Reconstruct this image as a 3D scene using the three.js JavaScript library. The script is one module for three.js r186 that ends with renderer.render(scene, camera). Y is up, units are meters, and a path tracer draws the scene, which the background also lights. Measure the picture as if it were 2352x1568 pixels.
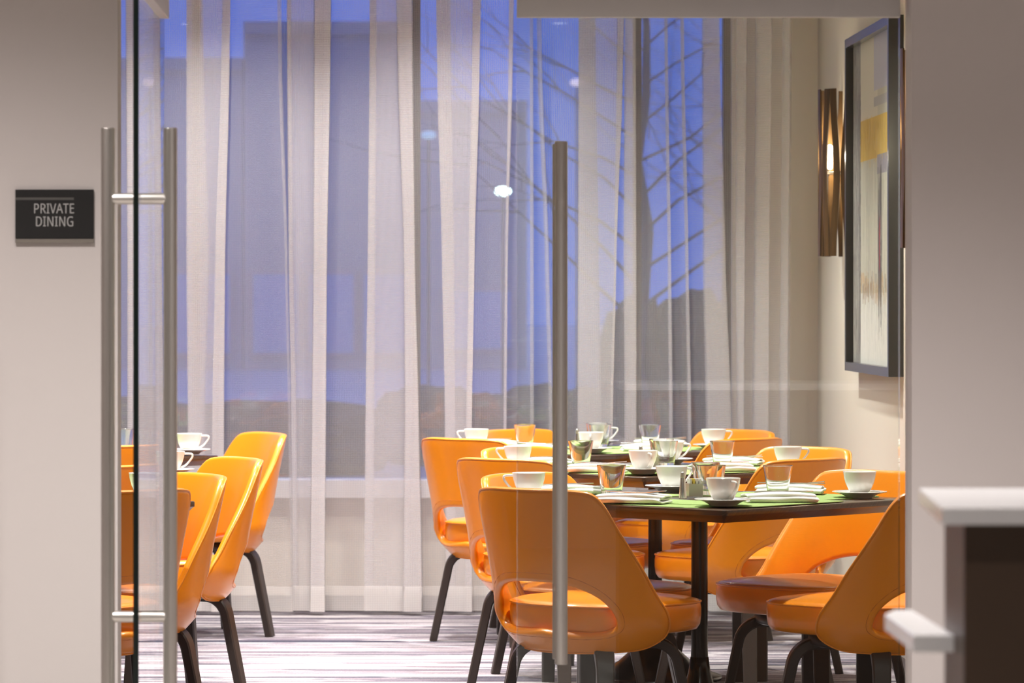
import * as THREE from 'three';
import { mergeGeometries, mergeVertices, toCreasedNormals } from 'three/addons/utils/BufferGeometryUtils.js';
import { FontLoader } from 'three/addons/loaders/FontLoader.js';
import { TextGeometry } from 'three/addons/geometries/TextGeometry.js';
import { ImprovedNoise } from 'three/addons/math/ImprovedNoise.js';

// ---------------------------------------------------------------- camera, sky, exposure
const scene = new THREE.Scene();
const camera = new THREE.PerspectiveCamera(9.957, 1.5, 0.1, 400);   // a 134 mm lens on a 35 mm frame
camera.position.set(0, 1.35, 0);
camera.rotation.set(0, 0, 0);
camera.setViewOffset(2352, 1568, 269, 93, 2352, 1568);              // lens shift, verticals stay upright
camera.focus = 12.3;
camera.userData.fStop = 7.4;
camera.updateProjectionMatrix();
scene.background = new THREE.Color().setRGB(0.06, 0.17, 0.80);    // evenly blue dusk
const renderer = new THREE.WebGLRenderer();
renderer.toneMapping = THREE.LinearToneMapping;
renderer.toneMappingExposure = 1.0;
renderer.shadowMap.enabled = true;

// ---------------------------------------------------------------- helpers
const V = (x, y, z) => new THREE.Vector3(x, y, z);
let seed = 7;
const rnd = () => { seed = (seed * 1664525 + 1013904223) >>> 0; return seed / 4294967296; };
const rr = (a, b) => a + (b - a) * rnd();
const used = {};
const numbered = (n) => { const k = used[n] = (used[n] ?? -1) + 1; return k ? n + '_' + String(k).padStart(3, '0') : n; };
function mesh(name, geo, mat, parent) {
  const m = new THREE.Mesh(geo, mat); m.name = parent ? name : numbered(name);
  m.castShadow = m.receiveShadow = true; (parent ?? scene).add(m); return m;
}
function thing(name, label, category, pos = [0, 0, 0], turn = 0, group) {
  const o = new THREE.Group(); o.name = numbered(name); o.position.set(...pos); o.rotation.y = turn;
  o.userData = { label, category }; if (group) o.userData.group = group; scene.add(o); return o;
}
function tag(o, label, category, group) { Object.assign(o.userData, { label, category }); if (group) o.userData.group = group; return o; }
function struct(o, label, category = 'structure') { o.userData.kind = 'structure'; if (label) { o.userData.label = label; o.userData.category = category; } return o; }
const bx = (w, h, d, x = 0, y = 0, z = 0) => new THREE.BoxGeometry(w, h, d).translate(x, y, z);
const cyl = (r1, r2, h, x = 0, y = 0, z = 0, n = 24) => new THREE.CylinderGeometry(r1, r2, h, n).translate(x, y, z);
const merge = (a) => mergeGeometries(a.map((g) => (g.index ? g.toNonIndexed() : g)));
function tube(pts, r, n = 40, k = 8, closed = false) { return new THREE.TubeGeometry(new THREE.CatmullRomCurve3(pts, closed, 'centripetal'), n, r, k, closed); }
const lathe = (pts, n = 40) => new THREE.LatheGeometry(pts.map(([r, y]) => new THREE.Vector2(r, y)), n);
function grid(rows, closedU, closedV, uvf) {                         // rows: array of arrays of Vector3
  const R = rows.length, C = rows[0].length, pos = [], idx = [], uv = [];
  rows.forEach((row, i) => row.forEach((p, j) => { pos.push(p.x, p.y, p.z); const t = uvf ? uvf(i, j, p) : [j / (C - 1), i / (R - 1)]; uv.push(t[0], t[1]); }));
  for (let i = 0; i < (closedV ? R : R - 1); i++) for (let j = 0; j < (closedU ? C : C - 1); j++) {
    const a = i * C + j, b = i * C + (j + 1) % C, c = ((i + 1) % R) * C + (j + 1) % C, d = ((i + 1) % R) * C + j; idx.push(a, b, d, b, c, d);
  }
  const g = new THREE.BufferGeometry(); g.setAttribute('position', new THREE.Float32BufferAttribute(pos, 3)); g.setAttribute('uv', new THREE.Float32BufferAttribute(uv, 2)); g.setIndex(idx); g.computeVertexNormals(); return g;
}
function roundRect(w, d, r, n = 6) {                                  // outline in x, z
  const o = [], c = [[w / 2 - r, d / 2 - r, 0], [-w / 2 + r, d / 2 - r, 1], [-w / 2 + r, -d / 2 + r, 2], [w / 2 - r, -d / 2 + r, 3]];
  for (const [x, z, q] of c) for (let i = 0; i <= n; i++) { const a = (q + i / n) * Math.PI / 2; o.push([x + r * Math.cos(a), z + r * Math.sin(a)]); }
  return o;
}
function loftRR(w, d, r, levels, crease = 0.5, n = 6) {               // [[inset, y], ...] from top to bottom, capped
  const rows = levels.map(([ins, y]) => roundRect(w - 2 * ins, d - 2 * ins, Math.max(r - ins, 0.0008), n).map(([x, z]) => V(x, y, z)));
  const first = levels[0], last = levels[levels.length - 1];
  rows.unshift(rows[0].map(() => V(0, first[1], 0))); rows.push(rows[rows.length - 1].map(() => V(0, last[1], 0)));
  const g = grid(rows.map((x) => x.slice().reverse()), true, false, (i, j, p) => [p.x + p.y * 0.3, p.z + p.y]);
  return toCreasedNormals(g, crease);
}
function sweepRect(path, width, thick, side, crease = 0.7) {          // path: points; width(t), thick(t); side: constant sideways direction
  const rows = path.map((p, i) => {
    const t = i / (path.length - 1), tan = path[Math.min(i + 1, path.length - 1)].clone().sub(path[Math.max(i - 1, 0)]).normalize();
    const nrm = tan.clone().cross(side).normalize(), w = width(t) / 2, h = thick(t) / 2, c = Math.min(w, h) * 0.3;
    return [[w, h - c], [w - c, h], [-w + c, h], [-w, h - c], [-w, -h + c], [-w + c, -h], [w - c, -h], [w, -h + c]].map(([a, b]) => p.clone().addScaledVector(side, a).addScaledVector(nrm, b));
  });
  const cap = (row) => { const c = row.reduce((s, p) => s.add(p), V(0, 0, 0)).divideScalar(row.length); return row.map(() => c.clone()); };
  rows.unshift(cap(rows[0])); rows.push(cap(rows[rows.length - 1]));
  return toCreasedNormals(grid(rows, true, false, (i, j, p) => [p.x + p.z, p.y]), crease);
}
function boxUV(g, s = 1) {                                            // uv in metres by the dominant normal
  g = g.index ? g.toNonIndexed() : g; g.computeVertexNormals();
  const p = g.attributes.position, n = g.attributes.normal, uv = new Float32Array(p.count * 2);
  for (let i = 0; i < p.count; i++) {
    const ax = Math.abs(n.getX(i)), ay = Math.abs(n.getY(i)), az = Math.abs(n.getZ(i));
    const [u, v] = ay >= ax && ay >= az ? [p.getX(i), p.getZ(i)] : ax >= az ? [p.getZ(i), p.getY(i)] : [p.getX(i), p.getY(i)];
    uv[2 * i] = u * s; uv[2 * i + 1] = v * s;
  }
  g.setAttribute('uv', new THREE.BufferAttribute(uv, 2)); return g;
}
function dataTex(w, h, f, srgb = true, rx = 1, ry = 1) {
  const d = new Uint8Array(w * h * 4);
  for (let y = 0; y < h; y++) for (let x = 0; x < w; x++) { const c = f(x, y); for (let k = 0; k < 3; k++) d[(y * w + x) * 4 + k] = Math.max(0, Math.min(255, Math.round(c[k]))); d[(y * w + x) * 4 + 3] = 255; }
  const t = new THREE.DataTexture(d, w, h); t.wrapS = t.wrapT = THREE.RepeatWrapping; t.magFilter = THREE.LinearFilter; t.minFilter = THREE.LinearFilter;
  if (srgb) t.colorSpace = THREE.SRGBColorSpace; t.repeat.set(rx, ry); t.needsUpdate = true; return t;
}
function tileNoise(w, h, cx, cy, s0) {                                // tileable value noise 0..1
  const lat = []; let s = s0; for (let i = 0; i < cx * cy; i++) { s = (s * 1103515245 + 12345) >>> 0; lat.push(((s >>> 8) & 65535) / 65535); }
  return (x, y) => {
    const u = x / w * cx, v = y / h * cy, i = Math.floor(u), j = Math.floor(v), f = u - i, g = v - j, a = f * f * (3 - 2 * f), b = g * g * (3 - 2 * g), L = (p, q) => lat[((q % cy + cy) % cy) * cx + ((p % cx + cx) % cx)];
    return (L(i, j) * (1 - a) + L(i + 1, j) * a) * (1 - b) + (L(i, j + 1) * (1 - a) + L(i + 1, j + 1) * a) * b;
  };
}
const std = (o) => new THREE.MeshStandardMaterial(o), phys = (o) => new THREE.MeshPhysicalMaterial(o);

// ---------------------------------------------------------------- materials
const nA = tileNoise(256, 256, 64, 64, 5), nB = tileNoise(256, 256, 16, 16, 9), nC = tileNoise(512, 512, 6, 160, 11), nD = tileNoise(512, 512, 3, 40, 21);
const plasterBump = dataTex(256, 256, (x, y) => { const v = 110 + 60 * nA(x, y) + 40 * nB(x, y); return [v, v, v]; }, false);
const leatherBump = dataTex(256, 256, (x, y) => { const v = 90 + 110 * nA(x * 1.0, y * 1.0) + 30 * nB(x, y); return [v, v, v]; }, false, 14, 14);
const walnutMap = dataTex(512, 512, (x, y) => { const g = 0.62 * nC(x, y) + 0.38 * nD(x, y); const k = 0.55 + 0.75 * g; return [66 * k, 42 * k, 25 * k]; }, true, 1.2, 4);
const slatMap = dataTex(512, 512, (x, y) => { const g = 0.6 * nC(x, y) + 0.4 * nD(x, y), k = 0.6 + 0.7 * g; return [82 * k, 58 * k, 28 * k]; }, true, 1, 3);
const M = {
  wallFoyer: std({ color: new THREE.Color().setRGB(0.60, 0.550, 0.535), roughness: 0.75, bumpMap: plasterBump, bumpScale: 0.0004 }),
  wallRoom: std({ color: new THREE.Color().setRGB(0.70, 0.645, 0.55), roughness: 0.8, bumpMap: plasterBump, bumpScale: 0.0004 }),
  wallSill: std({ color: new THREE.Color().setRGB(0.74, 0.68, 0.60), roughness: 0.8, bumpMap: plasterBump, bumpScale: 0.0004 }),
  ceiling: std({ color: new THREE.Color().setRGB(0.78, 0.76, 0.73), roughness: 0.9 }),
  whitePaint: std({ color: new THREE.Color().setRGB(0.70, 0.68, 0.68), roughness: 0.45 }),
  leather: phys({ color: new THREE.Color().setRGB(0.86, 0.272, 0.002), roughness: 0.38, bumpMap: leatherBump, bumpScale: 0.0002, clearcoat: 0.5, clearcoatRoughness: 0.15 }),
  seam: std({ color: new THREE.Color().setRGB(0.60, 0.165, 0.004), roughness: 0.6 }),
  bentwood: std({ color: new THREE.Color().setRGB(0.036, 0.027, 0.023), roughness: 0.42 }),
  walnut: phys({ map: walnutMap, roughness: 0.28, clearcoat: 0.5, clearcoatRoughness: 0.12 }),
  blackMetal: std({ color: new THREE.Color().setRGB(0.012, 0.011, 0.011), roughness: 0.22, metalness: 0.3 }),
  blackFrame: phys({ color: new THREE.Color().setRGB(0.012, 0.011, 0.010), roughness: 0.3, clearcoat: 0.6, clearcoatRoughness: 0.2 }),
  steel: std({ color: new THREE.Color().setRGB(0.62, 0.59, 0.56), roughness: 0.36, metalness: 1 }),
  railMetal: std({ color: new THREE.Color().setRGB(0.52, 0.495, 0.485), roughness: 0.45, metalness: 0.2 }),
  silver: std({ color: new THREE.Color().setRGB(0.80, 0.79, 0.77), roughness: 0.16, metalness: 1 }),
  china: phys({ color: new THREE.Color().setRGB(0.84, 0.83, 0.80), roughness: 0.12, clearcoat: 0.4 }),
  cloth: std({ color: new THREE.Color().setRGB(0.82, 0.81, 0.78), roughness: 0.95 }),
  glass: phys({ color: 0xffffff, transmission: 1, thickness: 0.01, roughness: 0.0, ior: 1.5 }),
  pane: phys({ color: new THREE.Color().setRGB(0.96, 0.985, 0.975), transmission: 1, thickness: 0, roughness: 0.0, ior: 1.5 }),
  paneEdge: phys({ color: new THREE.Color().setRGB(0.004, 0.007, 0.006), roughness: 0.12 }),
  mullion: std({ color: new THREE.Color().setRGB(0.10, 0.085, 0.075), roughness: 0.5 }),
  fixture: std({ color: new THREE.Color().setRGB(0.75, 0.74, 0.72), roughness: 0.5 }),
  signPlate: std({ color: new THREE.Color().setRGB(0.007, 0.006, 0.006), roughness: 0.75 }),
  signText: std({ color: new THREE.Color().setRGB(0.42, 0.41, 0.40), roughness: 0.5 }),
  signLine: std({ color: new THREE.Color().setRGB(0.085, 0.08, 0.075), roughness: 0.5 }),
  signBase: std({ color: new THREE.Color().setRGB(0.20, 0.175, 0.15), roughness: 0.5 }),
  slat: std({ map: slatMap, roughness: 0.4 }),
  counterWhite: phys({ color: new THREE.Color().setRGB(0.76, 0.76, 0.77), roughness: 0.2 }),
  counterWood: std({ color: new THREE.Color().setRGB(0.065, 0.039, 0.024), roughness: 0.45 }),
  stone: std({ color: new THREE.Color().setRGB(0.40, 0.37, 0.34), roughness: 0.4 }),
  bark: std({ color: new THREE.Color().setRGB(0.19, 0.165, 0.145), roughness: 0.95 }),
  evergreen: std({ color: new THREE.Color().setRGB(0.07, 0.085, 0.07), roughness: 1 }),
  asphalt: std({ color: new THREE.Color().setRGB(0.55, 0.56, 0.60), roughness: 0.3 }),
  facade: std({ color: new THREE.Color().setRGB(0.78, 0.58, 0.50), roughness: 0.9 }),
  facadeGlass: phys({ color: new THREE.Color().setRGB(0.55, 0.60, 0.70), roughness: 0.35 }),
  packetYellow: std({ color: new THREE.Color().setRGB(0.75, 0.58, 0.10), roughness: 0.8 }),
  packetWhite: std({ color: new THREE.Color().setRGB(0.80, 0.78, 0.74), roughness: 0.8 }),
};
// green woven placemat
const matTex = dataTex(64, 64, (x, y) => { const k = ((x >> 3) + (y >> 3)) & 1, e = ((x & 7) === 0 || (y & 7) === 0) ? 0.72 : 1, v = (k ? 1 : 0.88) * e; return [176 * v, 205 * v, 122 * v]; }, true, 60, 60);
const matBump = dataTex(64, 64, (x, y) => { const k = ((x >> 3) + (y >> 3)) & 1, v = ((x & 7) === 0 || (y & 7) === 0) ? 20 : k ? 230 : 150; return [v, v, v]; }, false, 60, 60);
M.placemat = std({ map: matTex, bumpMap: matBump, bumpScale: 0.0006, roughness: 0.8 });
// striped carpet: streaks running along x, of random tone and length
const carpetMap = (() => {
  const W = 1024, H = 1024, buf = new Float32Array(W * H * 3); let s = 3;
  const r = () => { s = (s * 1664525 + 1013904223) >>> 0; return s / 4294967296; };
  for (let y = 0; y < H; y++) for (let x = 0; x < W; x++) { const i = (y * W + x) * 3; buf[i] = 150; buf[i + 1] = 142; buf[i + 2] = 148; }
  const tones = [[170, 164, 167], [178, 173, 174], [156, 147, 154], [136, 126, 134], [120, 110, 120], [96, 88, 100], [62, 60, 76], [42, 44, 60]];
  for (let k = 0; k < 2600; k++) {
    const dark = r() < 0.24, c = tones[dark ? 5 + Math.floor(r() * 3) : Math.floor(r() * 5)], y0 = Math.floor(r() * H), th = dark ? 2 + Math.floor(r() * 5) : 3 + Math.floor(r() * 11), x0 = r() * W, len = dark ? 240 + r() * 700 : 90 + r() * r() * 900;
    for (let dy = 0; dy < th; dy++) for (let dx = 0; dx < len && dx < W; dx++) {
      const edge = Math.min(1, Math.min(dx, len - dx) / 14), x = Math.floor(x0 + dx) % W, y = (y0 + dy + Math.round(1.4 * Math.sin((x0 + dx) / 140))) % H, i = (((y + H) % H) * W + x) * 3;
      for (let q = 0; q < 3; q++) buf[i + q] += (c[q] - buf[i + q]) * edge * 0.9;
    }
  }
  return dataTex(W, H, (x, y) => { const i = (y * W + x) * 3, n = (r() - 0.5) * 26; return [buf[i] + n, buf[i + 1] + n, buf[i + 2] + n]; }, true, 1 / 3.2, 1 / 4.8);
})();
const pileBump = dataTex(256, 256, () => { const v = rnd() * 255; return [v, v, v]; }, false, 2.5, 2.5);
M.carpet = std({ map: carpetMap, bumpMap: pileBump, bumpScale: 0.003, roughness: 1 });
// sheer curtain: open weave, part of the light goes straight through
const weave = dataTex(16, 16, (x, y) => { const a = (x % 16) < 7 ? 1 : 0, b = (y % 16) < 7 ? 1 : 0, v = 128 + (a + b) * 42; return [v, v, v]; }, false, 1 / 0.0075, 1 / 0.0075);
M.sheer = std({ color: new THREE.Color().setRGB(0.76, 0.73, 0.745), roughness: 1, transparent: true, opacity: 0.45, alphaMap: weave, side: THREE.DoubleSide });
M.sheerHem = std({ color: new THREE.Color().setRGB(0.84, 0.81, 0.80), roughness: 1, transparent: true, opacity: 0.62, alphaMap: weave, side: THREE.DoubleSide });

// ---------------------------------------------------------------- room shell (depth d from the camera is z = -d)
const CEIL = 2.95, DW0 = 9.40, DW1 = 9.52, BACK = 17.05, RIGHT = 1.84, LEFT = -3.4;
struct(mesh('floor', boxUV(bx(RIGHT - LEFT + 0.24, 0.1, BACK - DW1 + 0.3, (LEFT + RIGHT) / 2, -0.05, -(DW1 + BACK) / 2 - 0.02)), M.carpet), 'pale lilac carpet with dark streaks under the dining tables', 'floor');
struct(mesh('floor_foyer', bx(7.2, 0.1, 12.07, 0, -0.05, -DW1 / 2 + 1.275 - 0.06), M.stone), 'stone floor outside the dining room', 'floor');
struct(mesh('ceiling', bx(7.4, 0.12, 20.0, 0, CEIL + 0.06, -7.4), M.ceiling), 'pale ceiling', 'ceiling');
struct(mesh('wall_right', boxUV(bx(0.12, CEIL, BACK - DW1, RIGHT + 0.06, CEIL / 2, -(DW1 + BACK) / 2)), M.wallRoom), 'cream wall behind the framed painting', 'wall');
struct(mesh('wall_left', boxUV(bx(0.12, CEIL, BACK - DW1, LEFT - 0.06, CEIL / 2, -(DW1 + BACK) / 2)), M.wallRoom), 'cream wall at the far left of the dining room', 'wall');
function wallWithHole(name, x0, x1, hx0, hx1, hy0, hy1, d0, d1, mat, label) {
  const s = new THREE.Shape([[x0, 0], [x1, 0], [x1, CEIL], [x0, CEIL]].map(([x, y]) => new THREE.Vector2(x, y)));
  s.holes.push(new THREE.Path([[hx0, hy0], [hx0, hy1], [hx1, hy1], [hx1, hy0]].map(([x, y]) => new THREE.Vector2(x, y))));
  const g = new THREE.ExtrudeGeometry(s, { depth: d1 - d0, bevelEnabled: false }).translate(0, 0, -d1);
  return struct(mesh(name, boxUV(g), mat), label, 'wall');
}
wallWithHole('wall_front', -3.5, 3.5, -0.665, 1.24, 0.0, 2.18, DW0, DW1, M.wallFoyer, 'mauve grey wall round the glass doors');
wallWithHole('wall_back', LEFT - 0.12, RIGHT + 0.12, -3.1, 1.467, 0.50, 2.85, BACK, BACK + 0.2, M.wallSill, 'beige window wall below and beside the glazing');
struct(mesh('wall_foyer_left', bx(0.12, CEIL, 11.9, -3.56, CEIL / 2, -3.45), M.wallFoyer), 'mauve wall on the left of the foyer', 'wall');
struct(mesh('wall_foyer_right', bx(0.12, CEIL, 11.9, 3.56, CEIL / 2, -3.45), M.wallFoyer), 'mauve wall on the right of the foyer', 'wall');
struct(mesh('wall_foyer_back', bx(7.2, CEIL, 0.12, 0, CEIL / 2, 2.56), M.wallFoyer), 'mauve wall behind the viewer', 'wall');
struct(mesh('baseboard_back', bx(RIGHT - LEFT, 0.07, 0.014, (LEFT + RIGHT) / 2, 0.035, -BACK + 0.007), M.mullion), 'dark skirting under the curtain', 'baseboard');
struct(mesh('baseboard_right', bx(0.014, 0.07, BACK - DW1 - 0.02, RIGHT - 0.007, 0.035, -(DW1 + BACK) / 2), M.mullion), 'dark skirting along the cream wall', 'baseboard');
// window: sill, jambs, mullions and panes
const win = new THREE.Group(); win.name = 'window_1'; scene.add(win); struct(win, 'tall window with dark mullions behind the sheer curtain', 'window');
mesh('sill', bx(4.567, 0.075, 0.26, -0.8165, 0.535, -BACK - 0.06), M.whitePaint, win);
const mull = [-3.085, -2.80, -1.835, -0.87, 0.095, 1.06, 1.452];
for (const x of mull) mesh('mullion', bx(0.034, 2.28, 0.08, x, 1.712, -BACK - 0.10), M.mullion, win);
mesh('top_rail', bx(4.567, 0.05, 0.08, -0.8165, 2.825, -BACK - 0.10), M.mullion, win);
for (let i = 0; i < mull.length - 1; i++) mesh('pane', bx(mull[i + 1] - mull[i] - 0.034, 2.227, 0.006, (mull[i] + mull[i + 1]) / 2, 1.686, -BACK - 0.10), M.pane, win);

// ---------------------------------------------------------------- glass doors with tubular pull handles
function glassDoor(name, label, x0, w, place) {                       // local: leaf in the x/y plane, x from 0 to w
  const g = new THREE.Group(); g.name = name; scene.add(g); struct(g, label, 'door');
  mesh('glass_pane', bx(w - 0.004, 1.96, 0.012, w / 2, 1.08, 0), M.pane, g);
  for (const x of [0.001, w - 0.001]) mesh('glass_edge', bx(0.002, 1.96, 0.0122, x, 1.08, 0), place.edge, g);
  mesh('top_rail', loftRR(w, 0.036, 0.003, [[0.001, 2.145], [0, 2.143], [0, 2.037], [0.001, 2.035]], 0.5, 3).translate(w / 2, 0, 0), M.railMetal, g);
  mesh('bottom_rail', loftRR(w, 0.036, 0.003, [[0.001, 0.108], [0, 0.106], [0, 0.01], [0.001, 0.008]], 0.5, 3).translate(w / 2, 0, 0), M.railMetal, g);
  for (const s of [-1, 1]) mesh('handle_bar', lathe([[0, 0.478], [0.0135, 0.478], [0.0155, 0.480], [0.0155, 1.731], [0.0135, 1.733], [0, 1.733]], 28).translate(x0, 0, s * 0.069), M.steel, g);
  for (const h of [1.576, 0.652]) for (const s of [-1, 1]) mesh('standoff', lathe([[0.0125, 0], [0.0125, 0.046], [0.0095, 0.062]], 20).rotateX(s * Math.PI / 2).translate(x0, h, s * 0.006), M.steel, g);
  g.position.set(...place.pos); g.rotation.y = place.turn; return g;
}
// right leaf closed in the wall's plane; left leaf turned out towards the viewer about a pivot set in from the jamb
glassDoor('door_2', 'closed glass door leaf with one steel pull handle seen over the chairs', 0.104, 0.925, { pos: [0.295, 0, -9.474], turn: 0, edge: M.pane });
glassDoor('door_1', 'open glass door leaf seen edge on with steel handles on both faces', 0.104, 0.95, { pos: [-0.566, 0, -8.565], turn: Math.PI / 2, edge: M.paneEdge });

// ---------------------------------------------------------------- sheer curtain
const edge = {
  b1L: [-0.897, -0.897, -0.891, -0.891], b1R: [-0.824, -0.801, -0.820, -0.824], b2L: [-0.747, -0.773, -0.786, -0.790], b2R: [-0.709, -0.728, -0.732, -0.734],
  t1L: [-0.501, -0.473, -0.458, -0.448], t1R: [-0.486, -0.462, -0.450, -0.441], t2L: [-0.464, -0.458, -0.448, -0.441], t2R: [-0.445, -0.439, -0.424, -0.417],
  b3L: [-0.349, -0.351, -0.358, -0.366], b3R: [-0.276, -0.291, -0.295, -0.300], b4L: [-0.109, -0.116, -0.126, -0.131], b4R: [-0.081, -0.086, -0.090, -0.092],
  b5L: [0.011, 0.038, 0.041, 0.034], b5R: [0.079, 0.088, 0.105, 0.120], b6L: [0.182, 0.203, 0.216, 0.220], b6R: [0.242, 0.255, 0.259, 0.261],
  b7L: [0.330, 0.315, 0.306, 0.302], b7R: [0.366, 0.343, 0.332, 0.332], t3L: [0.488, 0.475, 0.469, 0.467], t3R: [0.507, 0.484, 0.479, 0.479],
  t4L: [0.582, 0.584, 0.585, 0.585], t4R: [0.593, 0.595, 0.595, 0.595], t5L: [0.617, 0.649, 0.666, 0.672], t5R: [0.632, 0.661, 0.677, 0.683],
  b8L: [0.792, 0.790, 0.788, 0.788], b8R: [0.865, 0.878, 0.888, 0.891], b9L: [0.953, 0.942, 0.925, 0.918], b9R: [0.981, 0.951, 0.936, 0.929],
  b10L: [0.989, 0.985, 0.989, 0.989], b10R: [1.036, 1.038, 1.038, 1.038], t6L: [1.163, 1.177, 1.182, 1.184], t6R: [1.173, 1.186, 1.192, 1.193],
  t7L: [1.233, 1.252, 1.263, 1.267], t7R: [1.244, 1.261, 1.272, 1.278], b11L: [1.323, 1.327, 1.340, 1.345], b11R: [1.398, 1.421, 1.445, 1.451],
  w1L: [1.469, 1.469, 1.473, 1.473], w1R: [1.511, 1.503, 1.499, 1.499], w2L: [1.554, 1.548, 1.541, 1.537], w2R: [1.618, 1.608, 1.604, 1.601],
  w3L: [1.670, 1.664, 1.657, 1.653], w3R: [1.698, 1.691, 1.687, 1.687],
};
{
  const seq = [];                                                      // fold points from left to right: [x at four heights], z offset
  const put = (names) => names.forEach((n, i) => seq.push({ x: Array.isArray(n) ? n : edge[n], z: 0.045 - 0.09 * i / Math.max(1, names.length - 1) }));
  const gather = (L, R, n) => Array.from({ length: n }, () => [R, L]).flat();
  seq.push({ x: [-3.3, -3.3, -3.3, -3.3], z: 0 });
  for (let x = -3.1; x < -1.05; x += rr(0.26, 0.40)) { const w = rr(0.04, 0.07), k = rr(-0.015, 0.015); put(gather([x, x + k, x + k, x], [x + w, x + w - k, x + w, x + w], 3)); }
  put(gather([-1.075, -1.07, -1.065, -1.065], [-1.04, -1.043, -1.04, -1.04], 3));
  put([...gather('b2L', 'b2R', 2), 'b2R', 'b1L', ...gather('b1R', 'b1L', 2), 'b1R', 'b1L']);
  put(['t1R', 't1L']);
  put([...gather('b3L', 'b3R', 2), 'b3R', 't2L', 't2R', 't2L', 't2R', 't2L']);
  put([...gather('b5L', 'b5R', 2), 'b5R', 'b4L', ...gather('b4R', 'b4L', 2), 'b4R', 'b4L']);
  put([...gather('b7L', 'b7R', 2), 'b7R', 'b6L', ...gather('b6R', 'b6L', 2), 'b6R', 'b6L']);
  put(gather('t3L', 't3R', 2)); put(['t4R', 't4L']); put(['t5R', 't5L']);
  put([...gather('b9L', 'b9R', 2), 'b9R', 'b8L', ...gather('b8R', 'b8L', 2), 'b8R', 'b8L']);
  put(gather('b10L', 'b10R', 2)); put(['t6R', 't6L', 't6R', 't6L']); put(['t7R', 't7L', 't7R', 't7L']);
  put(gather('b11L', 'b11R', 2)); put(gather('w1L', 'w1R', 2)); put(gather('w2L', 'w2R', 2)); put(gather('w3L', 'w3R', 2));
  seq.push({ x: [1.705, 1.70, 1.698, 1.698], z: 0.02 });
  const key = [2.365, 1.52, 0.864, 0.2];
  const xAt = (a, h) => {
    if (h >= key[0]) return a[0] + (a[0] - a[1]) / (key[0] - key[1]) * (h - key[0]) * 0.6;
    if (h <= key[3]) return a[3];
    const i = h > key[1] ? 0 : h > key[2] ? 1 : 2, t = (key[i] - h) / (key[i] - key[i + 1]), s = t * t * (3 - 2 * t) * 0.5 + t * 0.5; return a[i] + (a[i + 1] - a[i]) * s;
  };
  const D0 = 16.86;
  const strip = (h0, h1, n, push) => {
    const rows = [], arcs = [];
    for (let i = 0; i <= n; i++) {
      const h = h0 + (h1 - h0) * i / n, pts = [];
      seq.forEach((p, k) => {
        const x = xAt(p.x, h); pts.push(V(x, 0, p.z * (0.8 + 0.35 * (1 - h / 3)) + push));
        const q = seq[k + 1]; if (q) { const x2 = xAt(q.x, h); if (q.x[1] - p.x[1] > 0.12) for (const t of [0.3, 0.7]) pts.push(V(x + (x2 - x) * t, 0, p.z * (1 - t) + q.z * t + 0.012 * Math.sin(k * 2.1 + t * 5 + h * 0.6) + push)); }
      });
      const c = new THREE.CatmullRomCurve3(pts, false, 'centripetal'), m = pts.length * 4, row = [], arc = [0];
      for (let j = 0; j <= m; j++) { const q = c.getPoint(j / m); row.push(V(q.x, h, -D0 + q.z)); if (j) arc.push(arc[j - 1] + Math.hypot(q.x - row[j - 1].x, -D0 + q.z - row[j - 1].z)); }
      rows.push(row); arcs.push(arc);
    }
    return grid(rows, false, false, (i, j, p) => [arcs[0][j], p.y]);
  };
  const cur = thing('sheer_curtain', 'floor length sheer white curtain gathered in folds across the window', 'curtain');
  mesh('fabric', strip(0.018, 2.93, 18, 0), M.sheer, cur);
  mesh('hem', strip(0.017, 0.125, 2, 0.003), M.sheerHem, cur);
  mesh('track', bx(5.1, 0.02, 0.05, -0.79, 2.94, -D0), M.whitePaint, cur);
}

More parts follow.
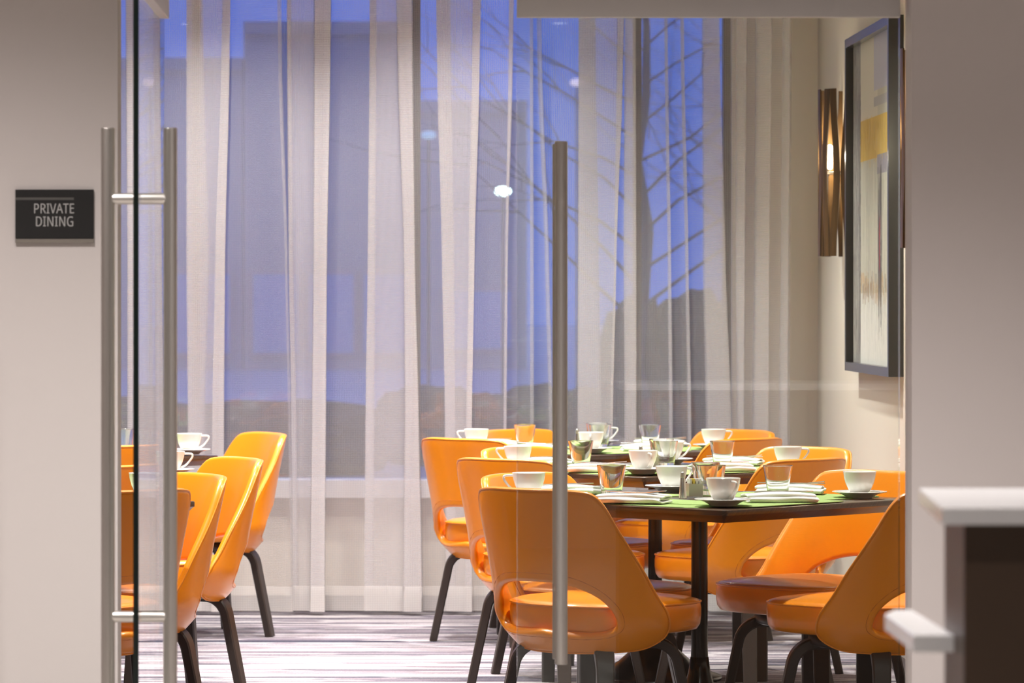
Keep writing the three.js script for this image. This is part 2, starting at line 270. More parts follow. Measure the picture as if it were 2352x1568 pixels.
// ---------------------------------------------------------------- chairs
function chairGeometry() {
  const sm = (t) => { t = Math.min(1, Math.max(0, t)); return t * t * (3 - 2 * t); };
  const S = (a, h) => {
    const low = Math.min(1, Math.max(0, (h - 0.345) / 0.115)), sh = 0.74 + 0.26 * Math.sin(low * Math.PI / 2), t = Math.max(0, (h - 0.46) / 0.36);
    const W = (0.300 - 0.015 * sm(t)) * sh, D = (0.262 - 0.085 * sm(t)) * sh, zr = -0.262 * sh - 0.062 * Math.pow(t, 1.15);
    return V(W * Math.sin(a), h, zr + D - D * Math.cos(a));
  };
  const nrm = (a, h) => { const e = 1e-3, u = S(a + e, h).sub(S(a - e, h)), v = S(a, h + e).sub(S(a, h - e)); return u.cross(v).normalize().negate(); };
  const R = Math.PI / 180, loop = (half, n) => {
    const pts = [...half, ...half.slice(1, -1).reverse().map(([a, h]) => [-a, h])].map(([a, h]) => V(a * R * 0.28, h, 0));
    return new THREE.CatmullRomCurve3(pts, true, 'centripetal').getSpacedPoints(n).slice(0, n).map((p) => [p.x / 0.28, p.y]);
  };
  const N = 120, Mx = 9;
  const outer = loop([[0, 0.800], [34, 0.798], [46, 0.788], [52.5, 0.757], [59, 0.68], [66, 0.585], [72, 0.50], [81, 0.43], [83, 0.395], [74, 0.365], [45, 0.352], [0, 0.350]], N);
  const hole = loop([[0, 0.556], [24, 0.546], [40, 0.512], [49, 0.462], [51, 0.42], [44, 0.398], [0, 0.392]], N);
  const at = (i, t) => [hole[i][0] + (outer[i][0] - hole[i][0]) * t, hole[i][1] + (outer[i][1] - hole[i][1]) * t];
  const r = 0.014, rows = [], pipe = [], seam = [];
  for (let i = 0; i < N; i++) {
    const row = [], P = (t) => S(...at(i, t)), Nn = (t) => nrm(...at(i, t));
    const o1 = P(1).sub(P(0.97)).normalize(), o0 = P(0).sub(P(0.03)).normalize();
    for (let k = 0; k <= Mx; k++) { const t = k / Mx; row.push(P(t).addScaledVector(Nn(t), r)); }
    for (let k = 1; k < 6; k++) { const b = Math.PI / 2 - Math.PI * k / 6; row.push(P(1).addScaledVector(o1, r * Math.cos(b)).addScaledVector(Nn(1), r * Math.sin(b))); }
    for (let k = Mx; k >= 0; k--) { const t = k / Mx; row.push(P(t).addScaledVector(Nn(t), -r - 0.010 * Math.sin(Math.PI * t))); }
    for (let k = 1; k < 6; k++) { const b = -Math.PI / 2 + Math.PI * k / 6; row.push(P(0).addScaledVector(o0, r * Math.cos(b)).addScaledVector(Nn(0), r * Math.sin(b))); }
    rows.push(row);
    pipe.push(P(1).addScaledVector(o1, r * 0.72).addScaledVector(Nn(1), r * 0.80));
    seam.push(P(0.06).addScaledVector(Nn(0.06), r - 0.0002 + 0.0006 * Math.sin(i * 1.7)));
  }
  let shell = grid(rows, true, true, (i, j, p) => [p.x + p.z, p.y]);
  const outline = (k, n = 72) => Array.from({ length: n }, (_, i) => {
    const a = i / n * Math.PI * 2, c = Math.cos(a), s = Math.sin(a), e = s > 0 ? 3.4 : 2.5, q = Math.pow(Math.pow(Math.abs(c), e) + Math.pow(Math.abs(s), e), -1 / e);
    return [0.255 * q * c * k, 0.25 * q * s * k + 0.027];
  });
  const lv = [[0.001, 0.386], [0.88, 0.386], [0.955, 0.391], [0.988, 0.405], [1.0, 0.43], [1.0, 0.452], [0.99, 0.468], [0.965, 0.477], [0.90, 0.482], [0.6, 0.492], [0.3, 0.496], [0.001, 0.497]];
  const cushion = grid(lv.map(([k, y]) => outline(k).map(([x, z]) => V(x, y, z))).reverse(), true, false, (i, j, p) => [p.x, p.z + p.y]);
  const seatPipe = tube(outline(0.992).map(([x, z]) => V(x, 0.4705, z)), 0.0036, 120, 6, true);
  const legs = [];
  for (const [sx, sz] of [[1, 1], [-1, 1], [-1, -1], [1, -1]]) {
    const dir = V(sx * 0.72, 0, sz * 0.69).normalize(), path = [], top = 0.352;
    for (const q of [0.05, 0.10, 0.15]) path.push(dir.clone().multiplyScalar(q).setY(top));
    const foot = dir.clone().multiplyScalar(0.300), r0 = 0.075, ang = 78 * R;
    for (let k = 1; k <= 8; k++) { const b = ang * k / 8; path.push(dir.clone().multiplyScalar(0.165 + r0 * Math.sin(b)).setY(top - r0 * (1 - Math.cos(b)))); }
    const last = path[path.length - 1]; for (let k = 1; k <= 4; k++) path.push(last.clone().lerp(foot, k / 4));
    legs.push(sweepRect(path, (t) => 0.060 - 0.016 * t * t, (t) => 0.034 - 0.004 * t, V(-dir.z, 0, dir.x)));
  }
  const pan = lathe([[0, 0.345], [0.175, 0.345], [0.19, 0.352], [0.19, 0.386], [0, 0.386]], 32);
  return { shell, pipe: tube(pipe, 0.0033, 240, 6, true), seam: tube(seam, 0.0009, 240, 5, true), cushion, seatPipe, legs, pan };
}
const CG = chairGeometry();
const chair0 = new THREE.Group();
{
  const put = (n, g, m) => { const o = mesh(n, g, m, chair0); return o; };
  const back = put('back_shell', CG.shell, M.leather); mesh('piping', CG.pipe, M.leather, back); mesh('seam', CG.seam, M.seam, back);
  const seat = put('seat_cushion', CG.cushion, M.leather); mesh('piping', CG.seatPipe, M.leather, seat);
  put('seat_pan', CG.pan, M.bentwood); for (const g of CG.legs) put('leg', g, M.bentwood);
}
function chair(x, d, deg, label) {                                     // x, d: top of the back; deg: heading, 0 to the right, 90 away from the viewer
  const a = deg * Math.PI / 180, ux = Math.cos(a), ud = Math.sin(a), c = chair0.clone(); c.name = numbered('dining_chair');
  c.position.set(x + 0.315 * ux, 0, -(d + 0.315 * ud)); c.rotation.y = Math.atan2(ux, -ud);
  c.userData = { label, category: 'chair', group: 'orange leather dining chairs' }; scene.add(c); return c;
}
chair(0.375, 11.25, 47, 'orange leather chair with its back to the viewer, nearest right of the aisle');
chair(0.372, 12.24, -40, 'orange chair facing the viewer, aisle side of the front right table');
chair(1.545, 12.42, -138, 'orange chair facing the viewer at the front right table, below the painting');
chair(1.620, 11.22, 135, 'orange chair cut by the right door jamb, its back to the viewer');
chair(0.345, 13.37, 47, 'orange chair with back to the viewer, aisle side of the middle right table');
chair(0.420, 14.43, -40, 'orange chair facing the viewer, aisle side of the middle right table');
chair(1.545, 14.43, -138, 'orange chair facing the viewer, wall side of the middle right table');
chair(1.435, 13.37, 135, 'orange chair with back to the viewer, wall side of the middle right table');
chair(0.237, 15.34, 47, 'orange chair with back to the viewer, aisle side of the rear right table');
chair(0.480, 16.42, -45, 'orange chair facing the viewer, aisle side of the rear right table');
chair(1.460, 16.37, -140, 'orange chair facing the viewer, wall side of the rear right table');
chair(1.410, 15.34, 135, 'orange chair with back to the viewer, wall side of the rear right table');
chair(-0.590, 12.20, -150, 'orange chair with glossy inner back at the front left table, beside the steel handle');
chair(-0.508, 13.45, -154, 'orange chair with glossy inner back at the middle left table, second from the curtain');
chair(-0.500, 16.00, -154, 'orange chair with glossy inner back at the rear left table, nearest the curtain');
chair(-0.716, 11.15, 135, 'orange chair with back to the viewer behind the open door, front left table');
chair(-0.855, 12.85, 150, 'orange chair with back to the viewer behind the open door, middle left table');
chair(-0.950, 14.62, 135, 'orange chair with back to the viewer behind the open door, rear left table');

// ---------------------------------------------------------------- tables and what stands on them
const A = 0.95, TOP = 0.75;
const topGeo = loftRR(A, A, 0.022, [[0.004, TOP], [0.001, TOP - 0.0015], [0, TOP - 0.005], [0, TOP - 0.016], [0.006, TOP - 0.020], [0.024, TOP - 0.038]], 0.5, 5);
const columnGeo = lathe([[0, 0.712], [0.036, 0.712], [0.036, 0.704], [0.028, 0.698], [0.025, 0.69], [0.025, 0.30], [0.027, 0.26]].slice().reverse(), 36);
const baseGeo = lathe([[0.235, 0.0], [0.24, 0.006], [0.235, 0.016], [0.18, 0.034], [0.13, 0.065], [0.08, 0.11], [0.05, 0.165], [0.034, 0.225], [0.0275, 0.27], [0, 0.27]], 56);
const flangeGeo = loftRR(0.3, 0.3, 0.01, [[0, 0.7125], [0, 0.706]], 0.5, 3);
const matGeo = (w, d) => loftRR(w, d, 0.03, [[0.0008, 0.0022], [0, 0.0014], [0, 0]], 0.6, 5);
const matWide = matGeo(0.47, 0.335), matTall = matGeo(0.335, 0.47);
const cupGeo = lathe([[0, 0.004], [0.024, 0.004], [0.0255, 0.0], [0.027, 0.0], [0.0275, 0.004], [0.034, 0.012], [0.0425, 0.030], [0.0475, 0.048], [0.0505, 0.066], [0.0502, 0.0675], [0.0485, 0.067], [0.0455, 0.048], [0.040, 0.030], [0.030, 0.013], [0.02, 0.008], [0, 0.007]], 44);
const handleGeo = tube([V(0.044, 0.058, 0), V(0.060, 0.0585, 0), V(0.075, 0.056, 0), V(0.0765, 0.049, 0), V(0.064, 0.030, 0), V(0.050, 0.017, 0), V(0.034, 0.011, 0)], 0.0036, 40, 8);
const saucerGeo = lathe([[0, 0.0035], [0.036, 0.0035], [0.037, 0], [0.040, 0], [0.0405, 0.003], [0.055, 0.0115], [0.072, 0.0165], [0.083, 0.0185], [0.0838, 0.0195], [0.083, 0.0208], [0.070, 0.0195], [0.05, 0.0165], [0.034, 0.0145], [0.029, 0.0135], [0, 0.0135]], 56);
const tumblerGeo = lathe([[0, 0.0], [0.0285, 0.0], [0.0305, 0.002], [0.0455, 0.090], [0.0453, 0.0918], [0.0441, 0.0918], [0.0436, 0.090], [0.0300, 0.016], [0.026, 0.0135], [0, 0.0135]], 48);
const shakerBody = lathe([[0, 0], [0.0118, 0], [0.0122, 0.002], [0.0072, 0.064], [0, 0.064]], 24), shakerCap = lathe([[0.0074, 0.064], [0.0076, 0.066], [0.0066, 0.078], [0.0045, 0.081], [0, 0.082]], 24);
function napkinGeo(k) {                                                // a cloth folded in three, drawn as one thick sheet with its folds
  const prof = [[0.052, 0.0036], [0.0, 0.0036], [-0.048, 0.0036], [-0.056, 0.0075], [-0.048, 0.0118], [0, 0.0122], [0.044, 0.0118], [0.052, 0.0160], [0.043, 0.0204], [0, 0.0212], [-0.044, 0.0190]].map(([x, y]) => V(x, y, 0));
  const c = new THREE.CatmullRomCurve3(prof, false, 'centripetal').getSpacedPoints(46), th = 0.0031, rows = [], n = 14;
  const ring = c.map((p, i) => { const t = c[Math.min(i + 1, c.length - 1)].clone().sub(c[Math.max(i - 1, 0)]).normalize(); return [p, V(-t.y, t.x, 0)]; });
  for (let i = 0; i <= n; i++) {
    const u = i / n - 0.5, L = 0.205 * u, puff = 1 + 0.5 * (0.25 - u * u) * 2, sway = 0.006 * Math.sin(u * 4 + k);
    const f = ([p, q], s) => V(p.x * (1 + 0.05 * Math.sin(u * 9 + k * 2 + p.y * 300)) + q.x * th * s + sway, Math.max(0.0004, (p.y + q.y * th * s) * puff * 0.95), L + 0.004 * Math.sin(p.y * 420 + k));
    rows.push([...ring.map((e) => f(e, 1)), ...ring.slice().reverse().map((e) => f(e, -1))]);
  }
  const cap = (r) => r.map((p, i) => p.clone().lerp(r[r.length - 1 - i], 0.5)); rows.unshift(cap(rows[0])); rows.push(cap(rows[rows.length - 1]));
  return grid(rows, true, false, (i, j, p) => [p.x, p.z]);
}
const napkins = [0, 1.3, 2.6, 4.1].map(napkinGeo);
function bend(g, f) { const p = g.attributes.position; for (let i = 0; i < p.count; i++) p.setY(i, p.getY(i) + f(p.getZ(i))); g.computeVertexNormals(); return g; }
function flatware(points, holes, curve) {
  const s = new THREE.Shape(points.map(([x, z]) => new THREE.Vector2(x, z))); for (const h of holes) s.holes.push(new THREE.Path(h.map(([x, z]) => new THREE.Vector2(x, z))));
  return bend(new THREE.ExtrudeGeometry(s, { depth: 0.0014, bevelEnabled: true, bevelSize: 0.0006, bevelThickness: 0.0005, bevelSegments: 1, curveSegments: 6 }).rotateX(Math.PI / 2).translate(0, 0.002, 0), curve);
}
const mir = (h) => [...h, ...h.slice().reverse().map(([x, z]) => [-x, z])];
const forkGeo = flatware(mir([[0.010, -0.085], [0.0095, -0.06], [0.0045, 0], [0.003, 0.03], [0.0085, 0.045], [0.011, 0.058], [0.0115, 0.095], [0.0082, 0.095], [0.0080, 0.062], [0.0050, 0.062], [0.0048, 0.096], [0.0018, 0.096], [0.0014, 0.062]]), [], (z) => 0.006 * Math.max(0, z - 0.03) / 0.06 + 0.004 * Math.max(0, -z - 0.03) / 0.05);
const knifeGeo = flatware([[0.006, -0.10], [0.0075, -0.06], [0.005, 0.0], [0.007, 0.01], [0.009, 0.06], [0.006, 0.10], [0.0, 0.11], [-0.004, 0.09], [-0.004, 0], [-0.0065, -0.06], [-0.005, -0.10]], [], () => 0);
const spoonGeo = bend(flatware(mir([[0.005, -0.06], [0.006, -0.045], [0.0025, -0.01], [0.002, 0.015], [0.008, 0.025], [0.0105, 0.038], [0.008, 0.052], [0.003, 0.058]]), [], (z) => 0.003 * Math.max(0, -z - 0.02) / 0.04), () => 0);

function laid(T, name, geo, mat, dx, dd, h, turn, label, cat, group) { const o = mesh(name, geo, mat); o.position.set(T.x + dx, h, -(T.d + dd)); o.rotation.y = turn; tag(o, label, cat, group); return o; }
function table(T) {
  const beta = (-45 + T.turn) * Math.PI / 180, t = thing('dining_table', T.label, 'table', [T.x, 0, -T.d], beta, 'square dark wood dining tables');
  mesh('table_top', topGeo, M.walnut, t); mesh('flange', flangeGeo, M.blackMetal, t); mesh('column', columnGeo, M.blackMetal, t); mesh('base', baseGeo, M.blackMetal, t);
  // mats lie square to the table's edges
  for (const [mx, mz, g, side] of [[0.105, 0.292, matWide, 'near left side'], [0.292, 0.105, matTall, 'near right side'], [-0.302, 0.107, matTall, 'far left side'], [0.107, -0.302, matWide, 'far right side']]) {
    const o = mesh('placemat', g, M.placemat), k = side === 'near right side' ? 1 : 0, v = V(mx, 0, mz).applyAxisAngle(V(0, 1, 0), beta);
    o.position.set(T.x + v.x, TOP + 0.0002 + k * 0.0023, -T.d + v.z); o.rotation.y = beta; tag(o, `green woven placemat on the ${side} of the ${T.name}`, 'placemat', 'green woven placemats');
  }
  for (const [dx, dd, turn, where, extra] of T.cups) {
    const sy = TOP + 0.0006 + (extra ?? 0);
    laid(T, 'saucer', saucerGeo, M.china, dx, dd, sy, 0, `white saucer under the coffee cup at the ${where} corner of the ${T.name}`, 'saucer', 'white saucers');
    const c = thing('coffee_cup', `white coffee cup on its saucer at the ${where} corner of the ${T.name}`, 'cup', [T.x + dx, sy + 0.0136, -(T.d + dd)], turn * Math.PI / 180, 'white coffee cups');
    mesh('bowl', cupGeo, M.china, c); mesh('handle', handleGeo, M.china, c);
  }
  for (const [dx, dd, where, h] of T.glasses) laid(T, 'water_glass', tumblerGeo, M.glass, dx, dd, TOP + (h ?? 0.0028), 0, `clear water glass ${where} of the ${T.name}`, 'glass', 'clear water glasses');
  (T.napkins ?? []).forEach(([dx, dd, deg, where, kit], i) => {
    const a = deg * Math.PI / 180, y = TOP + 0.0050; laid(T, 'napkin', napkins[i % 4], M.cloth, dx, dd, y, a, `folded white napkin on the ${where} of the ${T.name}`, 'napkin', 'folded white napkins');
    const off = (u, v) => [dx + u * Math.cos(a) + v * Math.sin(a), dd - (-u * Math.sin(a) + v * Math.cos(a))];
    if (kit.includes('f')) laid(T, 'fork', forkGeo, M.silver, ...off(-0.012, 0.01), y + 0.0292, a + 0.12, `silver fork on the napkin at the ${where} of the ${T.name}`, 'fork', 'silver forks');
    if (kit.includes('k')) laid(T, 'table_knife', knifeGeo, M.silver, ...off(0.020, -0.005), y + 0.0292, a - 0.05, `silver knife on the napkin at the ${where} of the ${T.name}`, 'knife', 'silver knives');
    if (kit.includes('s')) laid(T, 'teaspoon', spoonGeo, M.silver, ...off(0.003, 0.02), y + 0.0292, a + 0.05, `silver teaspoon on the napkin at the ${where} of the ${T.name}`, 'spoon', 'silver teaspoons');
  });
  for (const [dx, dd, what] of T.shakers ?? []) { const s = thing('shaker', `tapered steel ${what} shaker in the middle of the ${T.name}`, 'shaker', [T.x + dx, TOP + 0.0028, -(T.d + dd)], 0, 'steel table shakers'); mesh('body', shakerBody, M.silver, s); mesh('cap', shakerCap, M.steel, s); }
  if (T.caddy) {
    const [dx, dd, deg] = T.caddy, y = TOP + 0.0028, a = deg * Math.PI / 180, c = thing('sugar_caddy', `small steel sugar caddy in the middle of the ${T.name}`, 'caddy', [T.x + dx, y, -(T.d + dd)], a, 'steel sugar caddies');
    mesh('bottom', bx(0.044, 0.002, 0.045, 0, 0.001, 0), M.steel, c);
    for (const s of [-1, 1]) { mesh('side', bx(0.044, 0.038, 0.0016, 0, 0.021, s * 0.0217), M.steel, c); mesh('side', bx(0.0016, 0.038, 0.0418, s * 0.0212, 0.021, 0), M.steel, c); }
    for (let k = 0; k < 4; k++) { const o = mesh('sugar_packet', bx(0.0055, 0.052, 0.036, 0, 0.026, 0), k % 3 === 1 ? M.packetYellow : M.packetWhite); o.position.set(T.x + dx + (-0.0147 + k * 0.0098) * Math.cos(a), y + 0.0022, -(T.d + dd) - (-0.0147 + k * 0.0098) * Math.sin(a)); o.rotation.y = a; tag(o, `${k % 3 === 1 ? 'yellow' : 'white'} sugar packet, ${['first', 'second', 'third', 'fourth', 'fifth', 'sixth'][k]} in the steel caddy of the ${T.name}`, 'packet', 'sugar packets'); }
  }
}
const settings = (k) => ({
  napkins: [[-0.225, -0.335, 68 + k, 'near left side', 'fs'], [-0.395, 0.185, 118, 'far left side', 'k'], [0.30, 0.235, 78 - k, 'far right side', 'fk'], [0.215, -0.29, 98 + k, 'near right side', 'k']],
  glasses: [[-0.258, 0.165, 'beside the napkin on the far left side', 0.004], [0.25, 0.125, 'beside the napkin on the far right side', 0.004], [0.05, 0.18, 'nearest the middle'], [0.045, 0.33, 'towards the back corner', 0.004]],
  shakers: [[-0.055, -0.06, 'salt']], caddy: [-0.01, 0.08, 10],
});
table({ x: 0.925, d: 11.90, turn: 1.8, name: 'front right table', label: 'dark wood table laid with green mats, nearest right of the aisle', ...settings(0), cups: [[0.03, -0.50, -65, 'near', 0.004], [0.49, 0.03, 52, 'right'], [-0.055, 0.42, 30, 'back'], [-0.52, -0.05, 172, 'left']] });
table({ x: 0.93, d: 14.00, turn: -7, name: 'middle right table', label: 'dark wood table laid with green mats, middle of the right hand row', ...settings(6), cups: [[-0.075, -0.50, -72, 'near', 0.004], [0.47, -0.04, 10, 'right'], [0.085, 0.44, 12, 'back'], [-0.49, 0.02, 175, 'left']] });
table({ x: 0.79, d: 15.86, turn: -3, name: 'rear right table', label: 'dark wood table laid with green mats, right hand row beside the curtain', ...settings(-5), cups: [[-0.02, -0.48, -95, 'near', 0.004], [0.50, 0.0, 12, 'right'], [0.06, 0.44, 0, 'back'], [-0.46, 0.02, 178, 'left']] });
table({ x: -1.262, d: 11.72, turn: 3, name: 'front left table', label: 'dark wood table corner, nearest in the row left of the aisle', cups: [[0.515, 0.02, 20, 'right', 0.0042]], glasses: [[0.05, 0.2, 'nearest the middle']] });
table({ x: -1.30, d: 13.43, turn: 3, name: 'middle left table', label: 'dark wood table corner, middle of the row left of the aisle', cups: [[0.53, 0.0, 8, 'right', 0.0042]], glasses: [[0.05, 0.2, 'nearest the middle']] });
table({ x: -1.35, d: 15.21, turn: 3, name: 'rear left table', label: 'dark wood table corner, row left of the aisle beside the curtain', cups: [[0.55, 0.02, 6, 'right', 0.0042]], glasses: [[0.28, 0.28, 'nearest the back'], [0.38, 0.2, 'beside the cup']] });

// ---------------------------------------------------------------- right wall: painting and slatted sconces
{
  const z0 = 14.17, z1 = 15.55, y0 = 1.075, y1 = 2.385, T = 0.034, dep = 0.055, fx = RIGHT - dep;
  const f = thing('framed_painting', 'large abstract painting in a deep black frame on the cream wall', 'painting', [fx, (y0 + y1) / 2, -(z0 + z1) / 2]);
  const w = z1 - z0, h = y1 - y0;
  mesh('frame_rail', bx(dep, T, w, dep / 2, h / 2 - T / 2, 0), M.blackFrame, f); mesh('frame_rail', bx(dep, T, w, dep / 2, -h / 2 + T / 2, 0), M.blackFrame, f);
  mesh('frame_stile', bx(dep, h - 2 * T, T, dep / 2, 0, w / 2 - T / 2), M.blackFrame, f); mesh('frame_stile', bx(dep, h - 2 * T, T, dep / 2, 0, -w / 2 + T / 2), M.blackFrame, f);
  const cv = document.createElement('canvas'); cv.width = 1024; cv.height = 1024; const c = cv.getContext('2d');
  const fill = (col, x, y, ww, hh) => { c.fillStyle = col; c.fillRect(x, y, ww, hh); };
  fill('#b9b7a6', 0, 0, 1024, 1024);
  fill('#cbc6b4', 190, 0, 420, 250); fill('#b3b3c0', 520, 0, 504, 170); fill('#a7a4a2', 520, 190, 504, 30);
  fill('#c9a94a', 190, 250, 834, 130); fill('#8f8b94', 600, 372, 424, 60); fill('#d3d2ca', 190, 800, 834, 224);
  const strokes = (n, cols, xa, xb, ya, yb, wa, wb, la, lb, al) => { for (let i = 0; i < n; i++) { c.globalAlpha = rr(al * 0.4, al); c.fillStyle = cols[Math.floor(rnd() * cols.length)]; c.fillRect(rr(xa, xb), rr(ya, yb), rr(wa, wb), rr(la, lb)); } c.globalAlpha = 1; };
  strokes(900, ['#cfccbf', '#a9a797', '#c3c0ae', '#9c9a90'], 180, 1024, 380, 800, 2, 16, 20, 180, 0.35);
  strokes(300, ['#d8b757', '#b5933a', '#c9b27a'], 190, 1010, 240, 360, 3, 20, 20, 60, 0.5);
  strokes(160, ['#55504f', '#6d6763', '#3b3a3c'], 610, 700, 390, 760, 3, 14, 30, 200, 0.5);
  strokes(26, ['#8e2f38', '#a13d42'], 640, 668, 560, 690, 4, 10, 30, 80, 0.7);
  strokes(120, ['#8d6a45', '#b98f5b', '#6f625a'], 200, 1000, 730, 790, 6, 26, 20, 70, 0.4);
  strokes(300, ['#dedcd4', '#c4c4bf'], 190, 1020, 810, 1000, 4, 20, 10, 60, 0.4);
  fill('#8c8983', 0, 0, 190, 1024); strokes(700, ['#6d6b68', '#a29f98', '#4e4b4a', '#bdb9ae'], 0, 176, 0, 1000, 3, 10, 10, 90, 0.5);
  strokes(200, ['#3e3b3b', '#5a5655'], 168, 186, 130, 1000, 4, 10, 10, 50, 0.7);
  const tex = new THREE.CanvasTexture(cv); tex.colorSpace = THREE.SRGBColorSpace;
  const canvas = new THREE.PlaneGeometry(w - 2 * T, h - 2 * T).rotateY(-Math.PI / 2).translate(0.030, 0, 0);
  mesh('canvas', canvas, std({ map: tex, roughness: 0.7 }), f); mesh('backing', bx(0.02, h - 2 * T, w - 2 * T, 0.0415, 0, 0), M.mullion, f);
}
function sconce(d, label) {
  const H = 0.68, s = thing('wall_sconce', label, 'sconce', [RIGHT, 1.872, -d], 0, 'slatted wooden wall sconces');
  mesh('back_plate', loftRR(0.05, 0.16, 0.01, [[0.001, 0.012], [0, 0.010], [0, 0]], 0.5, 3).rotateZ(Math.PI / 2).translate(0, 0, 0), M.steel, s);
  const n = 8, R0 = 0.112;
  for (let i = 0; i < n; i++) {
    const th0 = (-84 + 168 * i / (n - 1)) * Math.PI / 180, rows = [];
    const at = (t, k, rad) => { const th = th0 + (i % 2 ? 1 : -1) * 0.075 * Math.cos(2 * Math.PI * t) + k; return V(-rad * Math.cos(th), (t - 0.5) * H, rad * Math.sin(th)); };
    for (let j = 0; j <= 20; j++) { const t = j / 20, w = 0.125; rows.push([at(t, -w, R0), at(t, 0, R0 + 0.001), at(t, w, R0), at(t, w, R0 - 0.006), at(t, -w, R0 - 0.006)]); }
    const cap = (r) => { const c = r.reduce((a, p) => a.add(p), V(0, 0, 0)).divideScalar(r.length); return r.map(() => c.clone()); };
    rows.unshift(cap(rows[0])); rows.push(cap(rows[rows.length - 1]));
    mesh('slat', toCreasedNormals(grid(rows, true, false, (a, b, p) => [p.y, p.z + p.x]), 0.7), M.slat, s);
  }
  mesh('band', new THREE.TorusGeometry(R0 - 0.009, 0.003, 6, 40, Math.PI).rotateX(Math.PI / 2).rotateY(-Math.PI / 2), M.steel, s);
  mesh('arm', bx(0.06, 0.012, 0.012, -0.035, 0, 0), M.steel, s);
  mesh('bulb', new THREE.CapsuleGeometry(0.012, 0.08, 6, 16).translate(-0.065, 0.065, 0), std({ color: 0xffffff, emissive: new THREE.Color().setRGB(1, 0.86, 0.62), emissiveIntensity: 9 }), s);
  const L = new THREE.PointLight(new THREE.Color().setRGB(1, 0.84, 0.62), 0.55); L.position.set(-0.065, 0.065, 0); L.castShadow = true; L.name = 'sconce_glow'; s.add(L);
}
sconce(15.99, 'wooden slatted wall sconce glowing between curtain and painting');
sconce(13.39, 'wooden slatted wall sconce half hidden between painting and door jamb');

// ---------------------------------------------------------------- sign beside the door
const font = await new FontLoader().loadAsync('fonts/droid/droid_sans_regular.typeface.json');
{
  const s = thing('door_sign', 'black plate lettered PRIVATE DINING on the wall left of the doors', 'sign', [-0.816, 1.558, -DW0]);
  mesh('plate', loftRR(0.188, 0.118, 0.0015, [[0.0006, 0.009], [0, 0.0084], [0, 0]], 0.5, 2).rotateX(Math.PI / 2), M.signPlate, s);
  mesh('lower_strip', bx(0.188, 0.009, 0.0105, 0, -0.0640, 0.00525), M.signBase, s);
  mesh('rule', bx(0.140, 0.0060, 0.0008, -0.0235, 0.0370, 0.0093), M.signLine, s);
  for (const [txt, x1, y, w] of [['PRIVATE', 0.0470, 0.0020, 0.0955], ['DINING', 0.0450, -0.0290, 0.0890]]) {
    const g = new TextGeometry(txt, { font, size: 0.0235, depth: 0.0008, curveSegments: 4 }); g.computeBoundingBox(); const b = g.boundingBox, k = w / (b.max.x - b.min.x);
    g.translate(-b.min.x, 0, 0).scale(k, 1, 1).translate(x1 - w, y, 0.0090); const o = mesh('lettering', g, M.signText, s); o.userData.label = 'pale grey letters ' + txt;
  }
}

// ---------------------------------------------------------------- service counter in the right foreground
{
  const c = thing('service_counter', 'white topped bar counter with dark wood front, blurred at the right edge', 'counter', [0, 0, 0]);
  const slab = (pts, y0, y1, mat, name) => mesh(name, new THREE.ExtrudeGeometry(new THREE.Shape(pts.map(([x, d]) => new THREE.Vector2(x, d))), { depth: y1 - y0 - 0.004, bevelEnabled: true, bevelSize: 0.002, bevelThickness: 0.002, bevelSegments: 2 }).rotateX(-Math.PI / 2).translate(0, y0 + 0.002, 0), mat, c);
  slab([[0.735, 5.25], [3.3, 5.25], [3.3, 5.80], [0.778, 5.80]], 1.050, 1.073, M.counterWhite, 'counter_top');
  mesh('front_panel', bx(2.52, 1.05, 0.19, 0.782 + 1.26, 0.525, -5.395), M.counterWood, c);
  mesh('end_panel', bx(0.012, 1.05, 0.19, 0.776, 0.525, -5.395), M.counterWood, c);
  slab([[0.716, 5.40], [0.7695, 5.40], [0.7695, 5.84], [0.745, 5.84], [0.722, 5.76]], 0.866, 0.890, M.counterWhite, 'lower_shelf').userData.label = 'lower white shelf at the counter end';
}

// ---------------------------------------------------------------- lamps: recessed downlights, each with its light just below the lens
function downlight(x, d, I, deg, label, warm = [1, 0.955, 0.91], pen = 0.7) {
  const t = thing('downlight', label, 'ceiling light', [x, CEIL, -d], 0, 'recessed ceiling downlights');
  mesh('trim', lathe([[0.045, -0.001], [0.062, -0.006], [0.068, -0.003], [0.068, 0]], 32), M.fixture, t);
  mesh('lamp_lens', new THREE.CircleGeometry(0.046, 32).rotateX(Math.PI / 2).translate(0, -0.002, 0), std({ color: 0xffffff, emissive: new THREE.Color().setRGB(...warm), emissiveIntensity: 14, side: THREE.DoubleSide }), t);
  const L = new THREE.SpotLight(new THREE.Color().setRGB(...warm), I, 0, deg * Math.PI / 180, pen, 2); L.position.set(0, -0.012, 0); L.target.position.set(0, -2, 0); L.castShadow = true; L.shadow.radius = 2; L.name = 'downlight_beam'; t.add(L); t.add(L.target);
}
const rowName = ['front', 'middle', 'rear'];
[[0.95, 11.75], [1.12, 13.95], [0.85, 15.6]].forEach(([x, d], i) => downlight(x, d, 25, 52, `recessed ceiling downlight above the ${rowName[i]} right table`));
[[-1.2, 11.7], [-1.25, 13.5], [-1.3, 15.2]].forEach(([x, d], i) => downlight(x, d, 24, 52, `recessed ceiling downlight above the ${rowName[i]} left table`));
[[-0.55, 12.2], [-0.15, 13.9], [-0.15, 15.0]].forEach(([x, d], i) => downlight(x, d, 24, 52, `recessed ceiling downlight over the aisle, ${rowName[i]} one`));
[[-2.0, 'left'], [-0.85, 'middle'], [0.25, 'right']].forEach(([x, w]) => downlight(x, 16.1, 11, 64, `recessed ceiling downlight along the curtain, ${w} one`));
const foyer = [1, 0.935, 0.905];
downlight(-1.15, 7.9, 30, 62, 'recessed foyer downlight in front of the sign', foyer);
